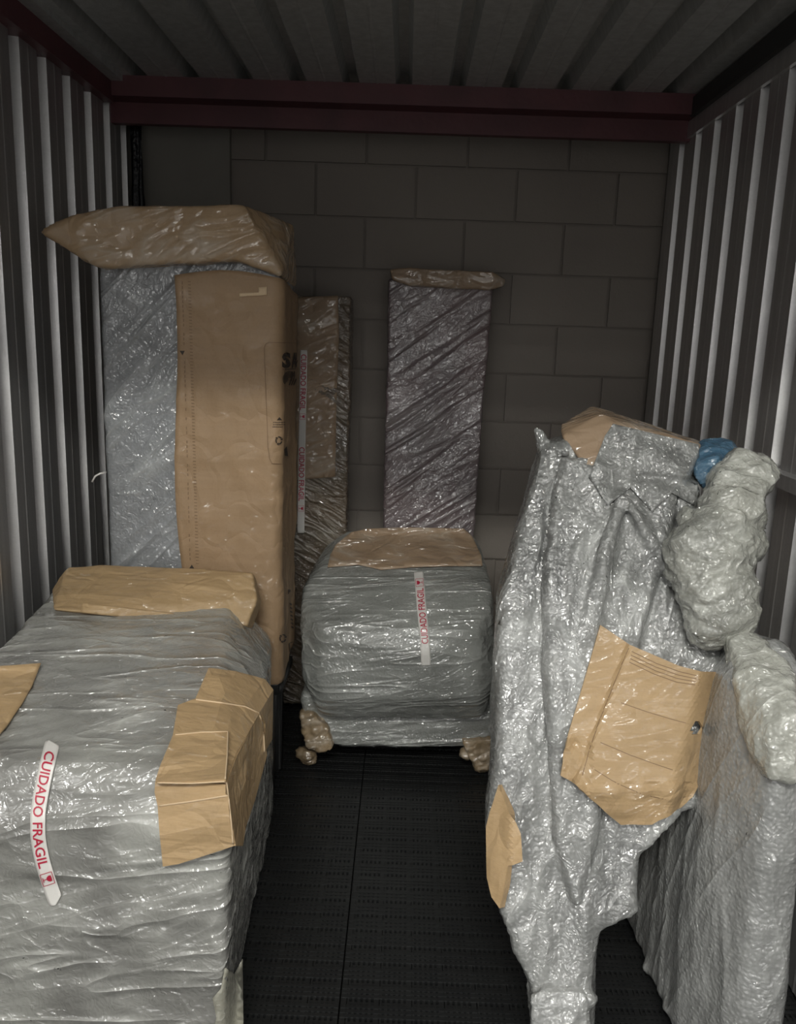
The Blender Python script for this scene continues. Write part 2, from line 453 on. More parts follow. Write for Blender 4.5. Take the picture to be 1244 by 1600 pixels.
def fragile(f, L, tb, parent, s0, s1, icon_s, h=.5, name='lettering', upside=False, wpx=20):
    tv, tf = text_tris('CUIDADO FRAGIL', .012)
    parts = []
    vs = [f(s0 + (s1 - s0) * x, (y - .5) * 2 * h) for x, y in tv]
    parts.append(cast_flat([(v.x, v.y) for v in vs], tf, tb, .0022, 2.5))
    if icon_s is not None:
        k = wpx / L                                     # tape width as a share of its length
        def q(a, b): v = f(icon_s + a * k * .5, b); return (v.x, v.y)
        sq = [(-.62, -.62), (.62, -.62), (.62, .62), (-.62, .62), (-.62, -.62)]
        for a, b in zip(sq, sq[1:]):
            vv, ff = ring2d([q(a[0] + (b[0]-a[0])*t/6, a[1] + (b[1]-a[1])*t/6) for t in range(7)], wpx * .03)
            parts.append(cast_flat(vv, ff, tb, .0022, 2.5))
        bowl = [q(*p) for p in ((-.3, .45), (.3, .45), (.32, .2), (.18, -.02), (0, -.1), (-.18, -.02), (-.32, .2))]
        parts.append(cast_flat(bowl, [tuple(range(7))], tb, .0024, 2.5))
        stem = [q(*p) for p in ((-.04, -.05), (.04, -.05), (.04, -.45), (-.04, -.45))]
        parts.append(cast_flat(stem, [(0, 1, 2, 3)], tb, .0024, 2.5))
        base = [q(*p) for p in ((-.24, -.4), (.24, -.4), (.24, -.48), (-.24, -.48))]
        parts.append(cast_flat(base, [(0, 1, 2, 3)], tb, .0024, 2.5))
    return link(name, merge(parts), M['redink'], parent, smooth=False, label='red capital lettering and wine glass symbol')

# ------------------------------------------------------------------ the unit
XL, XR, DF, DB, DW = -1.08, 0.975, 0.55, 3.33, 3.46     # side walls, door line, end of side walls, block wall
ZC = P(635, 133, 3.08).z + .004
def corrugated(name, axis, pos, out, mat, pitch=.1745, start=.6, end=3.33, lo=0, hi=ZC + .01, phase=0, groove=.064, fl=.014, depth=.042):
    """trapezoidal sheet, wide flats with recessed grooves; axis 'x' = side wall, 'z' = ceiling (runs in Y)"""
    prof = []; u = start - phase
    while u < end + pitch:
        prof += [(u, 0), (u + pitch - groove, 0), (u + pitch - groove + fl, depth), (u + pitch - fl, depth)]
        # small stiffening bead in the middle of the flat
        u += pitch
    full = []
    for i in range(0, len(prof), 4):
        a, b, c, d = prof[i:i + 4]; m = (a[0] + b[0]) / 2
        full += [a, (m - .006, 0), (m - .002, -.0015), (m + .002, -.0015), (m + .006, 0), b, c, d]
    full = [(min(max(p[0], start), end), p[1]) for p in full]
    bm = bmesh.new(); rows = []
    for u, h in full:
        if axis == 'x':
            x = pos + out * h
            a, b = (x, u, lo), (x, u, hi)
        else:
            a, b = (u, lo, pos + h), (u, hi, pos + h)
        rows.append((bm.verts.new(a), bm.verts.new(b)))
    for r, q in zip(rows, rows[1:]):
        if (r[0].co - q[0].co).length > 1e-6: bm.faces.new((r[0], q[0], q[1], r[1]))
    me = bm_mesh(bm); me = solid(me, .0015)
    return link(name, me, mat, kind='structure', smooth=False)
corrugated('wall_left', 'x', XL, -1, M['panel'], phase=.065)
corrugated('wall_right', 'x', XR, 1, M['panel'], pitch=.180, phase=.02, end=3.40)
corrugated('ceiling', 'z', ZC, 1, M['deck'], pitch=.181, start=XL - .1, end=XR + .12, lo=.5, hi=3.6, phase=.10, groove=.058, depth=.045)
box_obj('floor', (-1.6, .5, -.06), (1.6, 3.62, -.032), M['under'], kind='structure')
box_obj('floor_corridor', (-3, -3.2, -.06), (3, .498, -.002), M['concrete'], kind='structure')
box_obj('wall_left_outer', (XL - .10, .5, 0), (XL - .06, 3.45, ZC + .05), M['under'], kind='structure')
box_obj('wall_right_outer', (XR + .06, .5, 0), (XR + .10, 3.45, ZC + .05), M['under'], kind='structure')
box_obj('ceiling_outer', (-1.3, .5, ZC + .055), (1.3, 3.6, ZC + .09), M['under'], kind='structure')
box_obj('trim_lintel', (-1.2, .72, 2.245), (1.2, .80, 2.46), M['red'], kind='structure')
# block wall: blocks 400 x 200 with recessed joints, painted
bm = bmesh.new()
bm_box(bm, (-1.5, DW + .012, -.03), (1.5, DW + .15, 2.75))
zt = [P(600, y, DW).z for y in (265, 348, 426, 504, 575, 650, 725, 797, 868)]
rz = sum((zt[i] - zt[-1]) / (8 - i) for i in range(8)) / 8
z0 = zt[-1] - math.floor((zt[-1] + .03) / rz) * rz
jx = P(650, 300, DW).x
r = 0; zz = z0 - rz
rowi = int(round((zt[0] - zz) / rz))
while zz < 2.7:
    off = 0 if (rowi - r - 0) % 2 == 1 else rz
    x = jx + off - 8 * 2 * rz
    while x < 1.5:
        a = max(x + .005, -1.5); b = min(x + 2 * rz - .005, 1.5); c = max(zz + .004, -.03)
        if b - a > .03 and zz + rz - .004 > c:
            bm_box(bm, (a, DW, c), (b, DW + .03, zz + rz - .004))
        x += 2 * rz
    zz += rz; r += 1
link('wall_back', bm_mesh(bm), M['block'], kind='structure', smooth=False)
bm = bmesh.new(); bm_box(bm, (P(236, 300, 3.43).x - .2, 3.425, -.03), (P(359, 300, 3.42).x, 3.459, 2.7))
link('trim_pilaster', bm_mesh(bm), M['plaster'], kind='structure', smooth=False)
# steel: rear beam in two stages, eaves beams along both walls
zb0 = P(635, 133, 3.08).z; zb1 = P(635, 164, 3.08).z; zb2 = P(635, 204, 3.14).z
box_obj('trim_beam_back', (XL - .05, 3.08, zb1), (XR + .04, 3.20, ZC - .001), M['red'], kind='structure')
bm = bmesh.new(); bm_box(bm, (XL - .03, 3.165, zb2), (XR + .03, 3.20, zb1)); 
link('trim_beam_back_lower', bm_mesh(bm), M['red'], kind='structure', smooth=False)
box_obj('trim_beam_left', (XL - .055, .6, ZC - .085), (XL + .035, 3.10, ZC - .012), M['red'], kind='structure')
box_obj('trim_beam_right', (XR - .03, .6, ZC - .07), (XR + .055, 3.10, ZC - .012), M['darksteel'], kind='structure')
box_obj('trim_rail_left', (XL + .035, .6, ZC - .02), (XL + .075, 3.08, ZC - .001), M['deck'], kind='structure')
box_obj('trim_ledge_right', (XR - .012, .6, ZC - .125), (XR + .0, 3.2, ZC - .07), M['panel'], kind='structure')
bm = bmesh.new(); zr = P(1225, 748, 2.1).z
bm_box(bm, (XR - .035, .62, zr - .018), (XR + .005, 2.20, zr + .018))
link('trim_rail_right', bm_mesh(bm), M['panel'], kind='structure', smooth=False)
# plastic floor grates
def grate(name, x0, x1, label):
    bm = bmesh.new(); y = .62; i = 0
    while y < 3.42:
        for k in range(4):
            yy = y + k * .0135
            bm_box(bm, (x0, yy, -.012), (x1, yy + .0085, 0 if k < 3 else -.004))
        bm_box(bm, (x0, y + .0, -.024), (x1, y + .046, -.016))
        y += .0572
    x = x0; j = 0
    while x < x1 - .004:
        wd = .0065 if j % 6 else .014
        bm_box(bm, (x, .62, -.03 if j % 6 == 0 else -.016), (min(x + wd, x1), y - .012, -.0022))
        x += .0125; j += 1
    o = link(name, bm_mesh(bm), M['grate'], smooth=False); o['label'] = label; o['category'] = 'floor mat'
xs_ = P(548, 1400, 2.0).x
grate('floor_grate', XL - .01, xs_ - .002, 'black slatted plastic floor mat on the left, running under the wrapped sofa')
grate('floor_grate', xs_ + .002, XR - .005, 'black slatted plastic floor mat on the right, running under the upended bubble-wrapped furniture')

# ------------------------------------------------------------------ tall package by the left wall
V = Vector
t = thing('tall_package', 'tallest wrapped package, film and kraft paper with cardboard hood, by left wall', 'package', (-.62, 2.62, 0))
fl_, fr_ = -.875, -.366
me, sm, bv = body([[V((x, y, z)) for x in (fl_, fr_) for y in (2.42, 2.72) for z in (.42, 1.69)]], .0075, 10,
    [(.006, 3.0, (1, 0, 1), 2, 'n'), (.0045, 9, (1, 0, .9), 6, 'r'), (.002, 26, (1, 0, -.8), 4, 'r')])
link('film_wrap', me, M['film_tall'], t)
# base: dark wrapped legs
for x in (fl_ + .05, fr_ - .05):
    for y in (2.48, 2.67):
        bm = bmesh.new(); bm_box(bm, (x - .028, y - .028, 0), (x + .028, y + .028, .43)); bmesh.ops.bevel(bm, geom=bm.edges[:], offset=.008, segments=2, affect='EDGES')
        link('leg', bm_mesh(bm), M['darksteel'], t)
bm = bmesh.new(); bm_box(bm, (fl_, 2.44, .375), (fr_ + .01, 2.70, .425)); bmesh.ops.bevel(bm, geom=bm.edges[:], offset=.012, segments=3, affect='EDGES')
link('base_rail', bm_mesh(bm), M['darksteel'], t)
bm = bmesh.new()
def tube(bm, pts, r_, seg=6):
    prev = None
    for i, p in enumerate(pts):
        a = pts[max(0, i - 1)]; b = pts[min(len(pts) - 1, i + 1)]; h = (b - a).normalized()
        u = h.cross(V((0.1, .2, 1))).normalized(); v_ = h.cross(u)
        ring = [bm.verts.new(p + u * r_ * math.cos(2 * math.pi * k / seg) + v_ * r_ * math.sin(2 * math.pi * k / seg)) for k in range(seg)]
        if prev:
            for k in range(seg): bm.faces.new((prev[k], prev[(k + 1) % seg], ring[(k + 1) % seg], ring[k]))
        else: bm.faces.new(ring[::-1])
        prev = ring
    bm.faces.new(prev)
tube(bm, [P(166, 738, 2.415), P(156, 740, 2.40), P(149, 744, 2.40), P(144, 753, 2.40)], .003)
link('loose_tail', bm_mesh(bm), M['tape'], t)
# hood of cardboard
front = [(62, 359, 2.37), (110, 338, 2.37), (152, 326, 2.37), (182, 321, 2.37), (378, 319, 2.37), (438, 341, 2.50), (458, 352, 2.58), (455, 385, 2.55), (440, 430, 2.39), (372, 404, 2.37), (270, 396, 2.37), (160, 396, 2.37), (152, 416, 2.37), (100, 388, 2.37), (66, 368, 2.37)]
hp = [P(*p) for p in front]
def pk(ix, off): return both([hp[i] for i in ix], off)
me, sm, _ = body([pk((0, 1, 2, 13, 14), (.10, .18, 0)), pk((1, 2, 3, 11, 12, 13), (.03, .40, -.02)), pk((2, 3, 4, 9, 10, 11, 12), (0, .42, -.02)), [hp[i] for i in (4, 5, 6, 7, 8, 9)] + [p + V((-.04, .35 - (p.y - 2.37), -.02)) for p in (hp[4], hp[9])] + [V((-.40, 2.72, P(455, 352, 2.72).z)), V((-.36, 2.73, 1.64)), V((-.42, 2.73, 1.64))]], .008, 4,
    [(.005, 4, (1, 0, .2), 2, 'n'), (.005, 8, (1, .3, .5), 5, 'r'), (.0025, 22, (1, 0, .6), 4, 'r')])
link('cardboard_hood', me, M['card_v'], t)
# kraft paper sheet over the right of the front and round the side
kp = []
bm = bmesh.new()
prof = [(P(272, 0, 2.4).x, 0)]
def kx(py_): return
rows = []
NS, NR = 46, 90
for j in range(NR + 1):
    tz = j / NR
    r = []
    for i in range(NS + 1):
        s = i / NS
        # top and bottom outline
        xl = fl_ + (P(273, 500, 2.4).x - fl_) + .008 * math.sin(tz * 9) + (.03 if tz < .35 else 0) * (0.35 - tz)
        wf = fr_ + .006 - xl; wsd = .29
        arc = s * (wf + wsd)
        rr = .03
        if arc < wf - rr: x, y, nx, ny = xl + arc, 2.404, 0, -1
        elif arc < wf + rr * .57:
            a = (arc - (wf - rr)) / rr / 1.0; a = min(a, math.pi / 2)
            x = fr_ + .006 - rr + rr * math.sin(a); y = 2.404 + rr - rr * math.cos(a); nx, ny = math.sin(a), -math.cos(a)
        else:
            x, y, nx, ny = fr_ + .006, 2.404 + rr + (arc - wf - rr * .57), 1, 0
        ztop = P(300, 431, 2.4).z + .018 * math.sin(min(1, arc / wf) * 3.1) - max(0, arc - wf) * .12
        zbot = .435 + max(0, arc - wf) * .10
        z = zbot + (ztop - zbot) * tz
        q = V((x, y, z))
        k = noise.noise(q * 3.3) * .006 + max(0, 1 - abs(noise.noise(V((x * 3 + y * 3, 0, z * 7)))) * 4) * .0035 + max(0, 1 - abs(noise.noise(V((x * 9 + y * 8, 4, z * 5 + x * 3)))) * 4) ** 2 * .004 + noise.noise(q * 17) * .0012 + .006
        band = math.exp(-((z - .80) / .03) ** 2) * -.014
        k = max(k + band * .9, .0035)
        r.append(bm.verts.new((x + nx * k, y + ny * k, z)))
    rows.append(r)
for j in range(NR):
    for i in range(NS): bm.faces.new((rows[j][i], rows[j][i+1], rows[j+1][i+1], rows[j+1][i]))
me = bm_mesh(bm); kb = bvh_of(me); me = solid(me, .0012)
kr = link('kraft_paper', me, M['kraft'], t)
# printing on the kraft paper
pr = []
def flush(name, label=None, mat='ink'):
    global pr
    link(name, merge(pr), M[mat], kr, smooth=False, label=label); pr = []
tv, tf = text_tris('S', .05)
pr.append(cast_flat([(440 + 13 * x, 575 - 24 * y) for x, y in tv], tf, kb, .0045, 2.45)); flush('printed_letter')
tv, tf = text_tris('A', .03)
pr.append(cast_flat([(454.5 + 9 * x, 575 - 24 * y) for x, y in tv], tf, kb, .0045, 2.45)); flush('printed_letter')
for k in range(4):
    vv, ff = ring2d([(461 + k * 2.3 + 1.2 * math.sin(j / 2), 551 + j * 2) for j in range(13)], 1.1); pr.append(cast_flat(vv, ff, kb, .0045, 2.6))
for k in range(5):
    rr = 3 + k * 2.1
    vv, ff = ring2d([(451 - rr * .85 * math.cos(a / 12 * math.pi), 592 - rr * math.sin(a / 12 * math.pi)) for a in range(-3, 11)], 1.15); pr.append(cast_flat(vv, ff, kb, .0045, 2.5))
for k in range(3):
    vv, ff = ring2d([(455 + k * 3.6 - j * .35 + 1.5 * math.sin(j / 3), 580 + j * 2) for j in range(12)], 1.6); pr.append(cast_flat(vv, ff, kb, .0045, 2.5))
vv, ff = ring2d([(441, 577), (466, 576)], 1); pr.append(cast_flat(vv, ff, kb, .0045, 2.5))
flush('printed_emblem', 'dark printed emblem of curved stripes')
def tri(x, y, w_, h_): pr.append(cast_flat([(x - w_, y + h_), (x + w_, y + h_), (x, y - h_)], [(0, 1, 2)], kb, .0045, 2.45))
tri(436, 654, 4, 2.6); flush('printed_arrow')
pr.append(cast_flat([(281, 548), (289, 548), (285.5, 555)], [(0, 1, 2)], kb, .0045, 2.45)); flush('printed_arrow')
tri(300, 885, 4, 3); flush('printed_arrow')
for yy, a, b in ((660, 427, 444), (663.5, 427, 444), (667, 426, 440)):
    x = a
    while x < b: vv, ff = ring2d([(x, yy), (x + 1.6, yy - .3)], 1.1); pr.append(cast_flat(vv, ff, kb, .0045, 2.45)); x += 2.2
flush('printed_text')
def recycle(cx, cy, r_):
    for k in range(3):
        a0 = k * 2.094 + .3
        vv, ff = ring2d([(cx + r_ * .8 * math.cos(a0 + j * .2), cy + r_ * math.sin(a0 + j * .2)) for j in range(7)], 2.0); pr.append(cast_flat(vv, ff, kb, .0045, 2.45))
        a1 = a0 + 1.3
        c = V((cx + r_ * .8 * math.cos(a1), cy + r_ * math.sin(a1))); tdir = V((-math.sin(a1), math.cos(a1))); nd = V((math.cos(a1), math.sin(a1)))
        pr.append(cast_flat([tuple(c + nd * 2.4), tuple(c - nd * 2.4), tuple(c + tdir * 3)], [(0, 1, 2)], kb, .0045, 2.45))
recycle(435, 688, 5.5); flush('recycling_mark'); recycle(441, 997, 5.5); flush('recycling_mark')
vv, ff = ring2d([(452, 700 + j * 1.6) for j in range(9)], 5); pr.append(cast_flat([(443, 702), (447, 697), (449, 713), (444, 712)], [(0, 1, 2, 3)], kb, .0045, 2.45))
flush('printed_blot')
tv, tf = text_tris('P', .02); pr.append(cast_flat([(449 + 4 * x, 928 - 7 * y) for x, y in tv], tf, kb, .0045, 2.6)); flush('printed_letter')
for j in range(7):
    vv, ff = ring2d([(451.5 + j * .4, 943 + j * 6), (455 + j * .4, 945 + j * 6)], 2.2); pr.append(cast_flat(vv, ff, kb, .0045, 2.6))
vv, ff = ring2d([(451, 1005), (456.5, 1003), (457, 1016), (452, 1018), (451, 1005)], 1.3); flush('printed_text'); pr.append(cast_flat(vv, ff, kb, .0045, 2.6))
flush('printed_square')
def dashcol(x, y0, y1, w_, gap, ln, dx):
    y = y0
    while y < y1:
        xx = x + dx(y); vv, ff = ring2d([(xx - w_, y), (xx + w_, y + .4)], ln); pr.append(cast_flat(vv, ff, kb, .004, 2.45)); y += gap
wob = lambda y: (y - 430) * .028
dashcol(296, 440, 882, 2.2, 5.0, 1.1, wob)
for k in range(60):
    y = 440 + k * 7.3
    if random.random() < .75 and abs(y - 552) > 8:
        xx = 285 + wob(y); vv, ff = ring2d([(xx, y), (xx + random.uniform(-.3, .3), y + 4.4)], 1.3); pr.append(cast_flat(vv, ff, kb, .004, 2.45))
flush('printed_dashes', None, 'inkfaint')
vv, ff = ring2d([(466, 536), (420, 535), (415, 538), (413, 544), (416, 620), (419, 700), (421, 716), (425, 724), (440, 725)], .9); pr.append(cast_flat(vv, ff, kb, .004, 2.45))
flush('printed_border', None, 'inkfaint')
# clear tape on the paper, its glints put into a pale colour
poly = [(374, 458), (404, 457), (404, 449), (417, 448), (417, 461), (374, 464)]
me, _ = drape(poly, kb, .0045, .0006, 3, 0, 2.4)
link('clear_tape', me, M['edge'], t, label='short piece of tape, coloured pale for its glints')

# ------------------------------------------------------------------ brown package behind it
t2 = thing('flat_package', 'brown film-wrapped package with two fragile warnings on its tape, behind the tallest', 'package', (-.38, 3.27, 0))
p0 = P(549, 462, 3.17)
me, sm, bv2 = body([[V((x, y, z)) for x, y in ((-.56, 3.17), (-.56, 3.38), (p0.x, 3.17), (p0.x - .01, 3.40)) for z in (0.008, P(500, 462, 3.17).z)]], .007, 5,
    [(.005, 4, (1, 0, 0), 2, 'n'), (.004, 12, (1, 0, -.6), 5, 'r'), (.003, 30, (1, 0, -.5), 4, 'r')])
link('film_wrap', me, M['film_brown'], t2)
poly = [(462, 465), (528, 462), (530, 520), (526, 620), (524, 745), (462, 750)]
me, _ = drape(poly, sm, .004, .004, 8, .002, 3.17)
link('cardboard_sheet', me, M['card_dim'], t2)
cb = bvh_of(me)
class Two:
    def __init__(s, *b): s.b = b
    def ray_cast(s, o, d, m):
        best = (None, None, None, None); bd = 1e9
        for q in s.b:
            h = q.ray_cast(o, d, m)
            if h[0] is not None and h[3] < bd: best = h; bd = h[3]
        return best
f, L = strip([(475, 545), (472, 690), (470, 835)], 14)
tp, tb = tape_obj('fragile_tape', f, Two(cb, bv2), M['tape'], t2, .010, label='white tape printed twice in red')
fragile(f, L, tb, tp, .03, .33, .365, .62, wpx=14)
fragile(f, L, tb, tp, .53, .82, .86, .62, wpx=14)

# ------------------------------------------------------------------ narrow mauve package against the block wall
t3 = thing('narrow_package', 'narrow mauve-grey wrapped package standing alone against the block wall', 'package', (.10, 3.3, 0))
top = [(607, 440), (771, 446)]; bot = [(600, 830), (742, 830)]
def span(a, b, d0, d1, z0, z1):
    """quad face from two top px at depth d1 to its continuation at the floor"""
    return
A = P(608, 436, 3.29); B = P(770, 436, 3.29); C = P(599, 828, 3.23); D = P(741, 828, 3.23)
def ext(a, b, z): return a + (b - a) * ((z - a.z) / (b.z - a.z))
A0, B0 = ext(A, C, .012), ext(B, D, .012)
me, sm, bv3 = body([both([A, B, A0, B0], (0, .11, 0))], .006, 5,
    [(.004, 4, (1, 0, .5), 2, 'n'), (.0035, 10, (1, 0, .6), 7, 'r'), (.002, 26, (1, 0, .65), 5, 'r')])
link('film_wrap', me, M['film_mauve'], t3)
cp = [(610, 422, 3.26), (640, 419, 3.26), (770, 425, 3.26), (790, 437, 3.28), (786, 446, 3.27), (765, 452, 3.26), (640, 446, 3.26), (614, 436, 3.25)]
me, sm, _ = body([both([P(*p) for p in cp], (0, .16, 0))], .005, 3, [(.004, 16, (1, 0, -.2), 6, 'r'), (.002, 40, (1, 0, -.2), 4, 'r')])
link('cardboard_cap', me, M['card_dim'], t3)

# ------------------------------------------------------------------ wrapped armchair in the middle
t4 = thing('wrapped_armchair', 'rounded grey wrapped armchair on two papered feet in the middle', 'armchair', (-.03, 2.9, 0))
def Pz(px, py, z):
    r_ = ray(px, py); return CAM + r_ * ((z - CAM.z) / r_.z)
main = [P(468, 965, 2.66), P(472, 1060, 2.62), P(498, 1114, 2.61), P(757, 1119, 2.61), P(777, 1060, 2.63), P(772, 960, 2.66),
        P(470, 925, 2.72), P(770, 915, 2.72), P(510, 1120, 2.64), P(745, 1124, 2.64), P(500, 980, 2.585), P(750, 980, 2.585), P(505, 1088, 2.565), P(748, 1093, 2.565), P(600, 1020, 2.555), P(680, 1020, 2.555),
        P(512, 872, 2.92), P(752, 865, 2.92), P(510, 855, 3.06), P(545, 828, 3.09), P(732, 826, 3.09), P(752, 850, 3.06),
        V((-.33, 3.10, .25)), V((.29, 3.10, .25)), V((-.33, 3.10, .6)), V((.29, 3.10, .6))]
sk = [P(474, 1085, 2.68), P(773, 1090, 2.68), P(474, 1150, 2.68), P(540, 1167, 2.68), P(735, 1166, 2.68), P(770, 1160, 2.68),
      V((-.32, 3.06, .14)), V((.28, 3.06, .14)), V((-.32, 3.06, .3)), V((.28, 3.06, .3))]
me, smc, bvc = body([main], .0075, 34, [(.006, 3, (1, 0, 0), 2, 'n'), (.0035, 9, (1, .2, .1), 6, 'r'), (.0016, 26, (1, 0, -.15), 5, 'r')])
link('film_wrap', me, M['film_chair'], t4)
me, sms, _ = body([sk], .0075, 6, [(.006, 5, (1, 0, 0), 2, 'n'), (.006, 9, (1, .2, .1), 4, 'r'), (.003, 24, (1, 0, -.15), 4, 'r')])
link('wrapped_base', me, M['film_chair'], t4)
for k, (pts, bl) in enumerate((([(470, 1118), (488, 1114), (512, 1140), (520, 1168), (505, 1180), (480, 1172)], [(480, 1188, .030), (472, 1182, .02), (484, 1196, .022)]),
                  ([(725, 1160), (768, 1156), (770, 1175), (762, 1208), (748, 1210), (735, 1185)], [(730, 1178, .024), (752, 1200, .028), (758, 1180, .03)]))):
    d = 2.665
    me, _, _ = body([both([P(a, b, d - .01) for a, b in pts], (0, .09, 0))], .005, 3, [(.006, 18, (0, 0, 1), 1.5, 'r'), (.005, 30, (1, 0, 1), 1, 'c'), (.003, 60, (1, 0, 1), 1, 'r')],
                    balls=[(P(a, b, d + .03), r_) for a, b, r_ in bl])
    dz = -min(v.co.z for v in me.vertices)
    for v in me.vertices:
        if v.co.z < .10: v.co.z += (dz + .0005) * max(0, 1 - max(0, v.co.z) / .10)
    link('foot', me, M['crumple'], t4, label='front foot wrapped in crumpled beige paper')
for x in (-.27, .23):
    bm = bmesh.new(); bm_box(bm, (x - .03, 2.98, 0), (x + .03, 3.04, .17)); bmesh.ops.bevel(bm, geom=bm.edges[:], offset=.01, segments=2, affect='EDGES')
    link('rear_foot', bm_mesh(bm), M['darksteel'], t4)
poly = [(512, 886), (516, 868), (524, 852), (548, 832), (575, 826), (640, 824), (725, 826), (738, 838), (752, 868), (754, 884), (700, 884), (640, 886), (596, 890), (560, 882)]
me, _ = drape(poly, smc, .006, .005, 6, .011, 2.95, sc=17, lim=3.09)
link('cardboard_cover', me, M['card_dim'], t4)
f, L = strip([(666, 1041), (664, 1000), (659, 950), (654, 892)], 19)
tp, tb = tape_obj('fragile_tape', f, bvc, M['tape'], t4, .003, label='white tape printed in red')
fragile(f, L, tb, tp, .235, .815, .875, .56, wpx=19)

# ------------------------------------------------------------------ wrapped sofa, front left
t5 = thing('wrapped_sofa', 'large film-wrapped sofa in the left foreground with cardboard on its corners', 'sofa', (-.68, 1.85, 0))
X0, X1 = -1.03, -.325
sof = [V((X0, 1.44, .01)), V((X1 + .0, 1.44, .01)), V((X0, 1.43, .56)), V((X1 + .01, 1.43, .56)), V((X0 + .02, 1.50, .655)), V((X1 - .02, 1.48, .655)),
       V((X1 + .0, 1.93, .63)), V((X0, 1.93, .66)), V((X1 - .055, 2.25, .60)), V((X0 + .01, 2.27, .64)),
       V((X1 - .17, 2.20, .74)), V((X0 + .06, 2.20, .75)), V((X0, 2.36, .01)), V((X1 - .055, 2.36, .01)),
       V((X1 - .17, 2.33, .75)), V((X0 + .06, 2.33, .765)), V((X1 - .055, 2.36, .6)), V((X0, 2.36, .6))]
me, sms5, bv5 = body([sof], .0075, 16, [(.011, 2.6, (1, 0, 0), 2, 'n'), (.006, 7, (1, -.2, .25), 6, 'r'), (.0035, 17, (1, .3, -.3), 5, 'r'), (.0016, 34, (1, 0, .2), 4, 'r')])
link('film_wrap', me, M['film_left'], t5)
# far edge protector
pts = [(81, 922), (106, 888), (162, 884), (395, 895), (403, 936), (386, 978), (127, 957), (83, 952)]
def front_of(bvh, a, b, d, lift=.015):
    h, n = hit(bvh, a, b)
    return d if h is None else min(d, h.y - lift)
hd = [2.27, 2.31, 2.315, 2.315, 2.24] + [front_of(bv5, a, b, 2.25, .022) for a, b in pts[5:]]
me, sme, _ = body([[P(a, b, d) for (a, b), d in zip(pts, hd)] + [P(a, b, d) + V((0, .06, -.035)) for (a, b), d in zip(pts, hd)]], .006, 2,
    [(.005, 5, (1, 0, 0), 3, 'n'), (.003, 14, (1, 0, 0), 6, 'r'), (.0015, 40, (1, 0, .1), 5, 'r')])
ep = link('edge_protector', me, M['card'], t5)
me, _ = drape([(129, 942), (200, 950), (300, 962), (330, 964), (322, 968), (305, 976), (215, 966), (127, 957)], sme, .006, .005, 5, .002, 2.1)
link('cardboard_flap', me, M['card'], ep)
# corner protector on the near right corner: three overlapping pieces of board
cpn = thing
def sheet(pts, faces, th, sub=3, jit=.002, bvh=None, lift=.008):
    bm = bmesh.new(); vs = [bm.verts.new(P(p[0], p[1], front_of(bvh, *p) if bvh else p[2])) for p in pts]
    for f_ in faces: bm.faces.new([vs[i] for i in f_])
    bmesh.ops.triangulate(bm, faces=[f_ for f_ in bm.faces if len(f_.verts) > 4])
    bmesh.ops.subdivide_edges(bm, edges=bm.edges[:], cuts=sub, use_grid_fill=True)
    if bvh:
        for v in bm.verts:
            d = (v.co - CAM); h = bvh.ray_cast(CAM, d.normalized())
            if h[0] is not None and h[3] < d.length + lift: v.co = CAM + d.normalized() * (h[3] - lift)
    for v in bm.verts: v.co += V((0, -1, .4)) * noise.noise(v.co * 12) * jit * 2
    return solid(bm_mesh(bm), th)
BOARDS = []
a1 = [(326, 1045, 1.93), (368, 1050, 1.93), (413, 1062, 1.925), (426, 1078, 1.93), (305, 1093, 1.80), (345, 1098, 1.80), (383, 1103, 1.80), (404, 1114, 1.785), (424, 1155, 1.95), (414, 1172, 1.86), (413, 1130, 1.82)]
me = sheet(a1, [(0, 1, 5, 4), (1, 2, 6, 5), (2, 3, 7, 6), (3, 8, 10, 7), (8, 9, 10)], .005, bvh=bv5)
BOARDS.append(link('corner_board', me, M['card'], t5, smooth=False))
# lower pieces: surface follows the sofa corner (top, side, front)
dA, dC = 1.775, 1.41
top_ = [(278, 1103, dA), (305, 1093, dA + .01), (383, 1104, dA + .01), (404, 1116, dA), (244, 1222, 1.455), (353, 1222, 1.43), (270, 1150, 1.63), (368, 1180, 1.55)]
me = sheet(top_, [(0, 1, 2, 7, 6), (2, 3, 7), (6, 7, 5, 4)], .005, bvh=bv5)
BOARDS.append(link('corner_board', me, M['card'], t5, smooth=False))
fr_s = [(243, 1222, 1.45), (353, 1226, 1.425), (242, 1238, 1.435), (353, 1240, 1.412), (247, 1260, 1.428), (357, 1244, 1.41), (365, 1321, 1.405), (345, 1328, 1.405), (279, 1349, 1.41), (255, 1353, 1.412), (360, 1282, 1.405), (250, 1305, 1.42)]
me = sheet(fr_s, [(0, 1, 3, 2), (2, 3, 5, 4), (4, 5, 10, 11), (11, 10, 6, 7, 8, 9)], .005, bvh=bv5)
BOARDS.append(link('front_board', me, M['card'], t5, smooth=False))
sd_ = [(404, 1114, 1.785), (414, 1166, 1.80), (416, 1180, 1.80), (353, 1222, 1.43), (360, 1282, 1.405), (366, 1322, 1.405), (396, 1253, 1.66), (383, 1291, 1.55), (378, 1322, 1.47), (369, 1180, 1.55)]
me = sheet(sd_, [(0, 9, 6, 2, 1), (9, 3, 4, 7, 6), (4, 5, 8, 7)], .005, bvh=bv5)
BOARDS.append(link('side_board', me, M['card'], t5, smooth=False))
ov = [(272, 1147, 1.625), (315, 1143, 1.625), (357, 1142, 1.62), (353, 1219, 1.425), (300, 1222, 1.43), (243, 1222, 1.44), (250, 1200, 1.49), (355, 1185, 1.50)]
ov = [(a, b, d - .012) for a, b, d in ov]
me = sheet(ov, [(0, 1, 2, 7, 6), (6, 7, 3, 4, 5)], .006, bvh=bv5, lift=.028)
BOARDS.append(link('cardboard_flap', me, M['card'], t5, smooth=False))
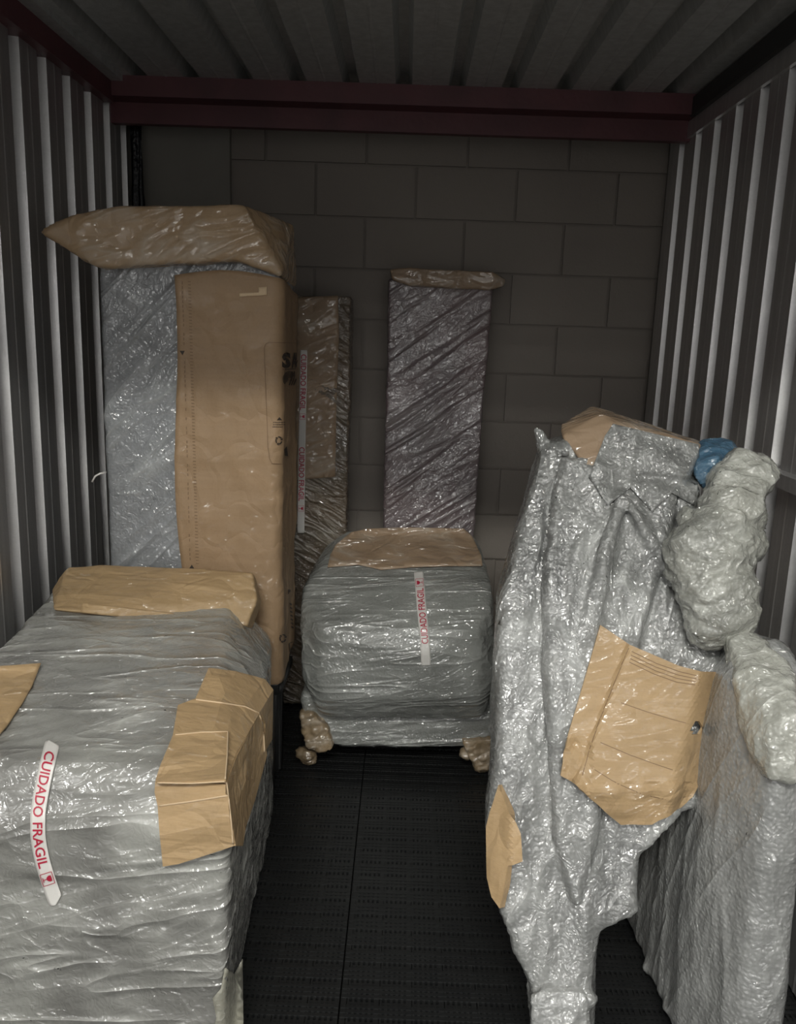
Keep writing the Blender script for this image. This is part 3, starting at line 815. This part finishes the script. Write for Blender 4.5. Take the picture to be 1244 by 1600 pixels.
# light raw edges and folds of the torn board
bb = Two(*[bvh_of(o.data) for o in BOARDS])
off5 = ROOT[t5.name]
class Shift:
    def __init__(s, b, o): s.b = b; s.o = o
    def ray_cast(s, o, d, m):
        h = s.b.ray_cast(o - s.o, d, m)
        return (h[0] + s.o,) + tuple(h[1:]) if h[0] is not None else h
bb = Shift(bb, off5)
def on_boards(pts, lift=.001):
    o = []
    for x, y in dens(pts, 4):
        h, n = hit(bb, x, y)
        if h is not None: o.append(h - ray(x, y).normalized() * lift)
    return o
for pts, r_, par in (([(306, 1093), (345, 1098), (383, 1104), (404, 1114), (411, 1132), (412, 1150), (413, 1175)], .002, BOARDS[0]),
                     ([(274, 1148), (315, 1144), (356, 1143), (355, 1180), (352, 1217)], .0014, BOARDS[4]),
                     ([(246, 1223), (300, 1224), (351, 1221)], .0016, BOARDS[2]), ([(249, 1259), (300, 1252), (356, 1243)], .0018, BOARDS[2]),
                     ([(354, 1222), (357, 1245), (361, 1282), (364, 1318)], .0016, BOARDS[2])):
    bm = bmesh.new(); q = on_boards(pts)
    if len(q) > 3: tube(bm, q, r_); link('torn_edge', bm_mesh(bm), M['edge'], par, label='pale raw edge')
# left board
me, _ = drape([(-30, 1040), (0, 1041), (64, 1036), (50, 1072), (36, 1097), (10, 1135), (0, 1146), (-30, 1160)], sms5, .012, .005, 8, .003, 1.8)
link('corner_board', me, M['card'], t5)
me, _ = drape([(352, 1512), (366, 1522), (379, 1498), (381, 1640), (326, 1640), (338, 1590), (332, 1560), (345, 1545)], bv5, .003, .0008, 8, .004, 1.44, sc=25)
link('masking_tape', me, M['beige'], t5, label='yellowish tape at the lower corner')
f, L = strip([(83, 1157), (73, 1197), (65, 1234), (59, 1271), (59, 1309), (66, 1346), (76, 1378), (89, 1414)], 30)
tp, tb = tape_obj('fragile_tape', f, bv5, M['tape'], t5, .005, ends=(.02, -.05), label='wide white tape printed in red')
fragile(f, L, tb, tp, .07, .765, .835, .52, wpx=30)

# ------------------------------------------------------------------ upended bubble-wrapped furniture on the right
t6 = thing('upended_furniture', 'upended bubble-wrapped furniture with cardboard panel and blue bag, leaning at right', 'furniture', (.42, 1.6, 0))
def Q(px, py, off=0):                                    # on the leaning front plane
    r_ = ray(px, py); d = (1.45 + .45 * 1.5 + off) / (1 - .45 * r_.z); return CAM + r_ * d
def slab(pts, th, off=0): return both([Q(a, b, off) for a, b in pts], (0.02, th, 0))
H = [slab([(850, 700), (900, 690), (1085, 765), (1060, 850), (1045, 930), (820, 860), (789, 945)], .18),
     slab([(789, 945), (820, 860), (1045, 930), (1110, 1000), (1132, 1050), (1085, 1265), (781, 1214)], .18),
     slab([(781, 1214), (1085, 1250), (1062, 1268), (1022, 1316), (999, 1343), (796, 1300)], .16),
     slab([(781, 1214), (999, 1343), (996, 1428), (936, 1463), (787, 1426), (775, 1300)], .15),
     slab([(787, 1420), (936, 1463), (926, 1490), (924, 1540), (832, 1550), (808, 1462)], .12),
     slab([(832, 1540), (926, 1535), (914, 1586), (918, 1690), (840, 1690), (828, 1600)], .10),
     [Q(968, 772, -.075), Q(985, 778, -.075), Q(1050, 915, -.035), Q(1062, 905, -.035), Q(975, 790, .06), Q(1050, 905, .06)],
     [Q(968, 772, -.075), Q(980, 776, -.075), Q(905, 1000, -.05), Q(920, 1005, -.05), Q(970, 790, .06), Q(915, 990, .06)],
     [Q(985, 800, -.05), Q(1000, 803, -.05), Q(1085, 880, -.03), Q(1080, 890, .05), Q(990, 810, .05)],
     [Q(880, 700, -.03), Q(1060, 765, -.03), Q(850, 900, -.04), Q(870, 1300, -.03), Q(900, 1420, -.02), Q(950, 1200, -.04), Q(1010, 900, -.04), Q(860, 1000, .1), Q(1000, 1000, .1), Q(880, 1400, .1)]]
me, sm6, bv6 = body(H, .0075, 6, [(.016, 3.4, (.15, .35, 1), 3, 'n'), (.016, 6, (.2, .35, 1), 5, 'r'), (.007, 15, (.1, .3, 1), 5, 'r'), (.003, 36, (.3, .3, 1), 3, 'r')],
    balls=[(Q(838, 1566), .014), (Q(920, 1560), .02)])
zmin = min(v.co.z for v in me.vertices)
for v in me.vertices:
    if v.co.z < .12: v.co.z = v.co.z - zmin * (1 - max(0, v.co.z - zmin) / (.12 - zmin)) if v.co.z < .12 else v.co.z
link('bubble_wrap', me, M['film_bubble'], t6)
me, _, _ = body([slab([(828, 1556), (850, 1548), (905, 1552), (921, 1566), (914, 1640), (916, 1692), (838, 1692), (832, 1620)], .11, -.022)], .006, 5,
    [(.010, 9, (1, 0, .3), 1.5, 'n'), (.010, 16, (.3, .2, 1), 3, 'r'), (.004, 34, (1, 0, .3), 2, 'r')])
for v in me.vertices: v.co.z = max(v.co.z, .0)
link('foot_wrap', me, M['film_slab'], t6, label='foot thick in pale wrap')
# torn wisps at the upper left
bw = [both([Q(a, b, .01) for a, b in pts], (0, .02, 0)) for pts in ([(836, 668), (846, 674), (858, 690), (850, 710), (842, 690)], [(842, 685), (885, 695), (880, 760), (846, 735)], [(846, 730), (870, 740), (850, 765), (835, 756)])]
me, _, _ = body(bw, .004, 2, [(.005, 18, (0, 0, 1), 3, 'r'), (.003, 40, (1, 0, 1), 1, 'r')])
link('torn_wrap', me, M['film_bubble'], t6)
# cardboard box end on top
cx_ = [Q(924, 634, .16), Q(1098, 690, .16), Q(958, 660, -.03), Q(1095, 694, .0), Q(876, 664, .06), Q(878, 682, .0), Q(918, 732, -.04), Q(1075, 745, -.03), Q(900, 720, .16), Q(1080, 760, .16), Q(940, 648, .0)]
me, smx, bvx = body([cx_], .006, 3, [(.003, 5, (1, 0, 0), 2, 'n'), (.002, 20, (1, 0, .2), 5, 'r')])
link('cardboard_end', me, M['card_dim'], t6)
# film stretched over the box end's face
me, _ = drape([(946, 680), (958, 662), (1092, 694), (1094, 742), (1085, 790), (1050, 770), (1020, 800), (985, 762), (950, 790), (920, 745)], Two(bvx, bv6), .003, .0010, 5, .004, 1.95, sc=22)
link('stretch_film', me, M['film_bubble'], t6)
# big board on the near face
bp = [(938, 977), (985, 1008), (1060, 1040), (1095, 1049), (1143, 1051), (1128, 1105), (1110, 1170), (1083, 1246), (1064, 1262), (1018, 1287), (970, 1288), (940, 1262), (915, 1240), (900, 1225), (875, 1210), (884, 1160), (908, 1080)]
bd = {}
def bdep(px, py):
    # main face and a left flap folded away from the viewer
    base = Q(px, py, -.075).y
    fx = 985 - (py - 1008) * .385
    sp = lambda u: 2.5 * math.log1p(math.exp(max(-30, min(30, u / 2.5)))) if u < 60 else u
    base += sp(fx - px) * .0017
    cx2 = 1095 - (py - 1049) * .24
    base += sp(px - cx2) * .0013 + sp(py - 1235) * .0006
    return base
vs, fs = tri_fill(bp, 6)
hole = (1087, 1137)
fs = [q for q in fs if math.hypot((sum(vs[i].x for i in q) / 3 - hole[0]) / 8.5, (sum(vs[i].y for i in q) / 3 - hole[1]) / 11) > 1]
cs = []
for v in vs:
    p = P(v.x, v.y, front_of(sm6, v.x, v.y, bdep(v.x, v.y), .018)); b_ = 0
    if v.x < 925 and v.y > 1150: b_ = noise.noise(p * 40) * .012
    if v.y > 1225: b_ += noise.noise(p * 24) * .010
    cs.append(tuple(p + V((0, -1, 0)) * (b_ + noise.noise(p * 8) * .002)))
me = bpy.data.meshes.new('b'); me.from_pydata(cs, [], [tuple(q) for q in fs]); me.update()
bb_ = bvh_of(me)
me = solid(me, .006)
brd = link('cardboard_panel', me, M['card'], t6, smooth=False)
pr = []
for k in range(4):
    y0 = 1018 + k * 5.6; x0 = 987 - k * 1.2; xe = 1141 - k * 1.6
    vv, ff = ring2d([(x0, y0), (1025 - k, y0 + 18.5), (1060 - k, y0 + 31), (1093 - k, y0 + 39 - k), (xe, y0 + 39 - k * .5)], 1.25)
    # densify
    pr.append(cast_flat(vv, ff, bb_, .0042, 1.8))
link('scored_line', merge(pr), M['inkfaint'], brd, smooth=False, label='four dark parallel scored lines')
pr = []
for pl in ([(970, 1098), (1010, 1112), (1050, 1124), (1076, 1131)], [(1098, 1139), (1118, 1139)], [(938, 1160), (985, 1180), (1030, 1196), (1060, 1206)], [(925, 1200), (965, 1225), (1005, 1241), (1045, 1249), (1080, 1243)], [(985, 1008), (960, 1070), (938, 1125), (921, 1175), (910, 1212)]):
    vv, ff = ring2d(pl, 1.3); pr.append(cast_flat(vv, ff, bb_, .0040, 1.8))
link('fold_line', merge(pr), M['inkfaint'], brd, smooth=False)
# board on the lower left edge
lp = [(783, 1226), (792, 1250), (812, 1300), (816, 1345), (797, 1352), (792, 1385), (785, 1420), (772, 1400), (765, 1370), (763, 1290), (768, 1268)]
vs, fs = tri_fill(lp, 5); cs = []
for v in vs:
    p = Q(v.x, v.y, -.045 + max(0, 800 - v.x) * .0012); cs.append(tuple(p + V((0, -1, 0)) * noise.noise(p * 20) * .006))
me = bpy.data.meshes.new('b'); me.from_pydata(cs, [], [tuple(q) for q in fs]); me.update(); me = solid(me, .02)
link('edge_board', me, M['card'], t6, smooth=False)
# knobbly bubble-wrapped arm
bl = [((1168, 745), .052), ((1150, 765), .058), ((1140, 805), .066), ((1122, 840), .078), ((1105, 872), .088), ((1085, 885), .065), ((1115, 915), .083), ((1120, 950), .068), ((1108, 975), .045), ((1080, 812), .026), ((1160, 850), .045), ((1185, 735), .028)]
me, _, bva = body([], .006, 5, [(.012, 9, (1, 0, .3), 1.5, 'n'), (.017, 10, (1, .2, .5), 3.5, 'r'), (.008, 22, (1, 0, -.4), 2.5, 'r'), (.004, 45, (1, 0, .3), 2, 'r')], balls=[(Q(a, b, -.06), r_) for (a, b), r_ in bl])
link('wrapped_arm', me, M['film_white'], t6, label='knobbly arm thick in white bubble wrap')
# blue plastic bag
bg = [[Q(a, b, .06) for a, b in ((1092, 692), (1125, 684), (1145, 690), (1158, 706), (1150, 716))] + [Q(a, b, .0) for a, b in ((1090, 720), (1088, 745), (1105, 768), (1125, 735), (1140, 720))] + [Q(1120, 715, -.03), Q(1105, 735, -.02), Q(1110, 740, .12), Q(1140, 710, .12)]]
me, _, _ = body(bg, .005, 4, [(.008, 12, (1, 0, .6), 3, 'r'), (.006, 24, (1, 0, .2), 3, 'r')])
link('blue_bag', me, M['blue'], t6, label='blue plastic bag stuffed behind the arm')

# ------------------------------------------------------------------ wrapped slab against the right wall
t7 = thing('bubble_wrapped_slab', 'bubble-wrapped slab on the floor leaning against the right wall', 'package', (.72, 1.8, 0))
sl = [V((.70, 1.40, .01)), V((.785, 1.40, .01)), V((.637, 1.57, .01)), V((.635, 2.02, .01)), V((.775, 2.02, .01)),
      V((.745, 1.50, .80)), V((.83, 1.52, .80)), V((.70, 1.66, .80)), V((.73, 1.98, .66)), V((.90, 1.98, .66)), V((.745, 1.72, .875)), V((.86, 1.72, .875)), V((.79, 1.80, .87))]
me, sm7, bv7 = body([sl], .0075, 34, [(.010, 4, (0, .3, 1), 2, 'n'), (.007, 9, (0, .2, 1), 5, 'r'), (.003, 24, (0, .3, 1), 4, 'r')], balls=[(V((.635, 1.75, .02)), .016), (V((.64, 1.62, .03)), .02)])
for v in me.vertices: v.co.z = max(v.co.z, .001)
link('bubble_wrap', me, M['film_slab'], t7)
tw = [(1142, 1000), (1160, 993), (1190, 1000), (1215, 1025), (1240, 1050), (1246, 1120), (1244, 1215), (1200, 1222), (1170, 1150), (1150, 1060)]
tp_ = []
for a, b in tw + [(1195, 1080), (1205, 1150)]:
    d = front_of(sm7, a, b, 1.72, .028); tp_ += [P(a, b, d), P(a, b, d) + V((.012, .07, -.01))]
me, _, _ = body([tp_], .006, 7,
    [(.010, 7, (0, .4, 1), 2, 'n'), (.010, 12, (.2, .3, 1), 3, 'r'), (.004, 28, (0, .3, 1), 2, 'r')])
link('thick_wrap', me, M['film_white'], t7, label='thicker white wrap on the upper corner')

# ------------------------------------------------------------------ black sheet hanging in the rear left gap
t8 = None
bm = bmesh.new(); rows = []
for j in range(30):
    z = 2.26 - j * .05; r = []
    for i in range(7):
        q = V((-1.072 + i * .008, 3.345 + .012 * math.sin(i * 1.9 + j * .3), z)); q += V((.006, .006, 0)) * noise.noise(q * 9); r.append(bm.verts.new(q))
    rows.append(r)
for a, b in zip(rows, rows[1:]):
    for i in range(6): bm.faces.new((a[i], a[i+1], b[i+1], b[i]))
o = link('plastic_strip', solid(bm_mesh(bm), .002), M['rag'])
o['label'] = 'black plastic strip hanging in the rear left corner beside the corrugated wall'; o['category'] = 'plastic sheet'
print('verts', sum(len(o.data.vertices) for o in SC.objects if o.type == 'MESH'))
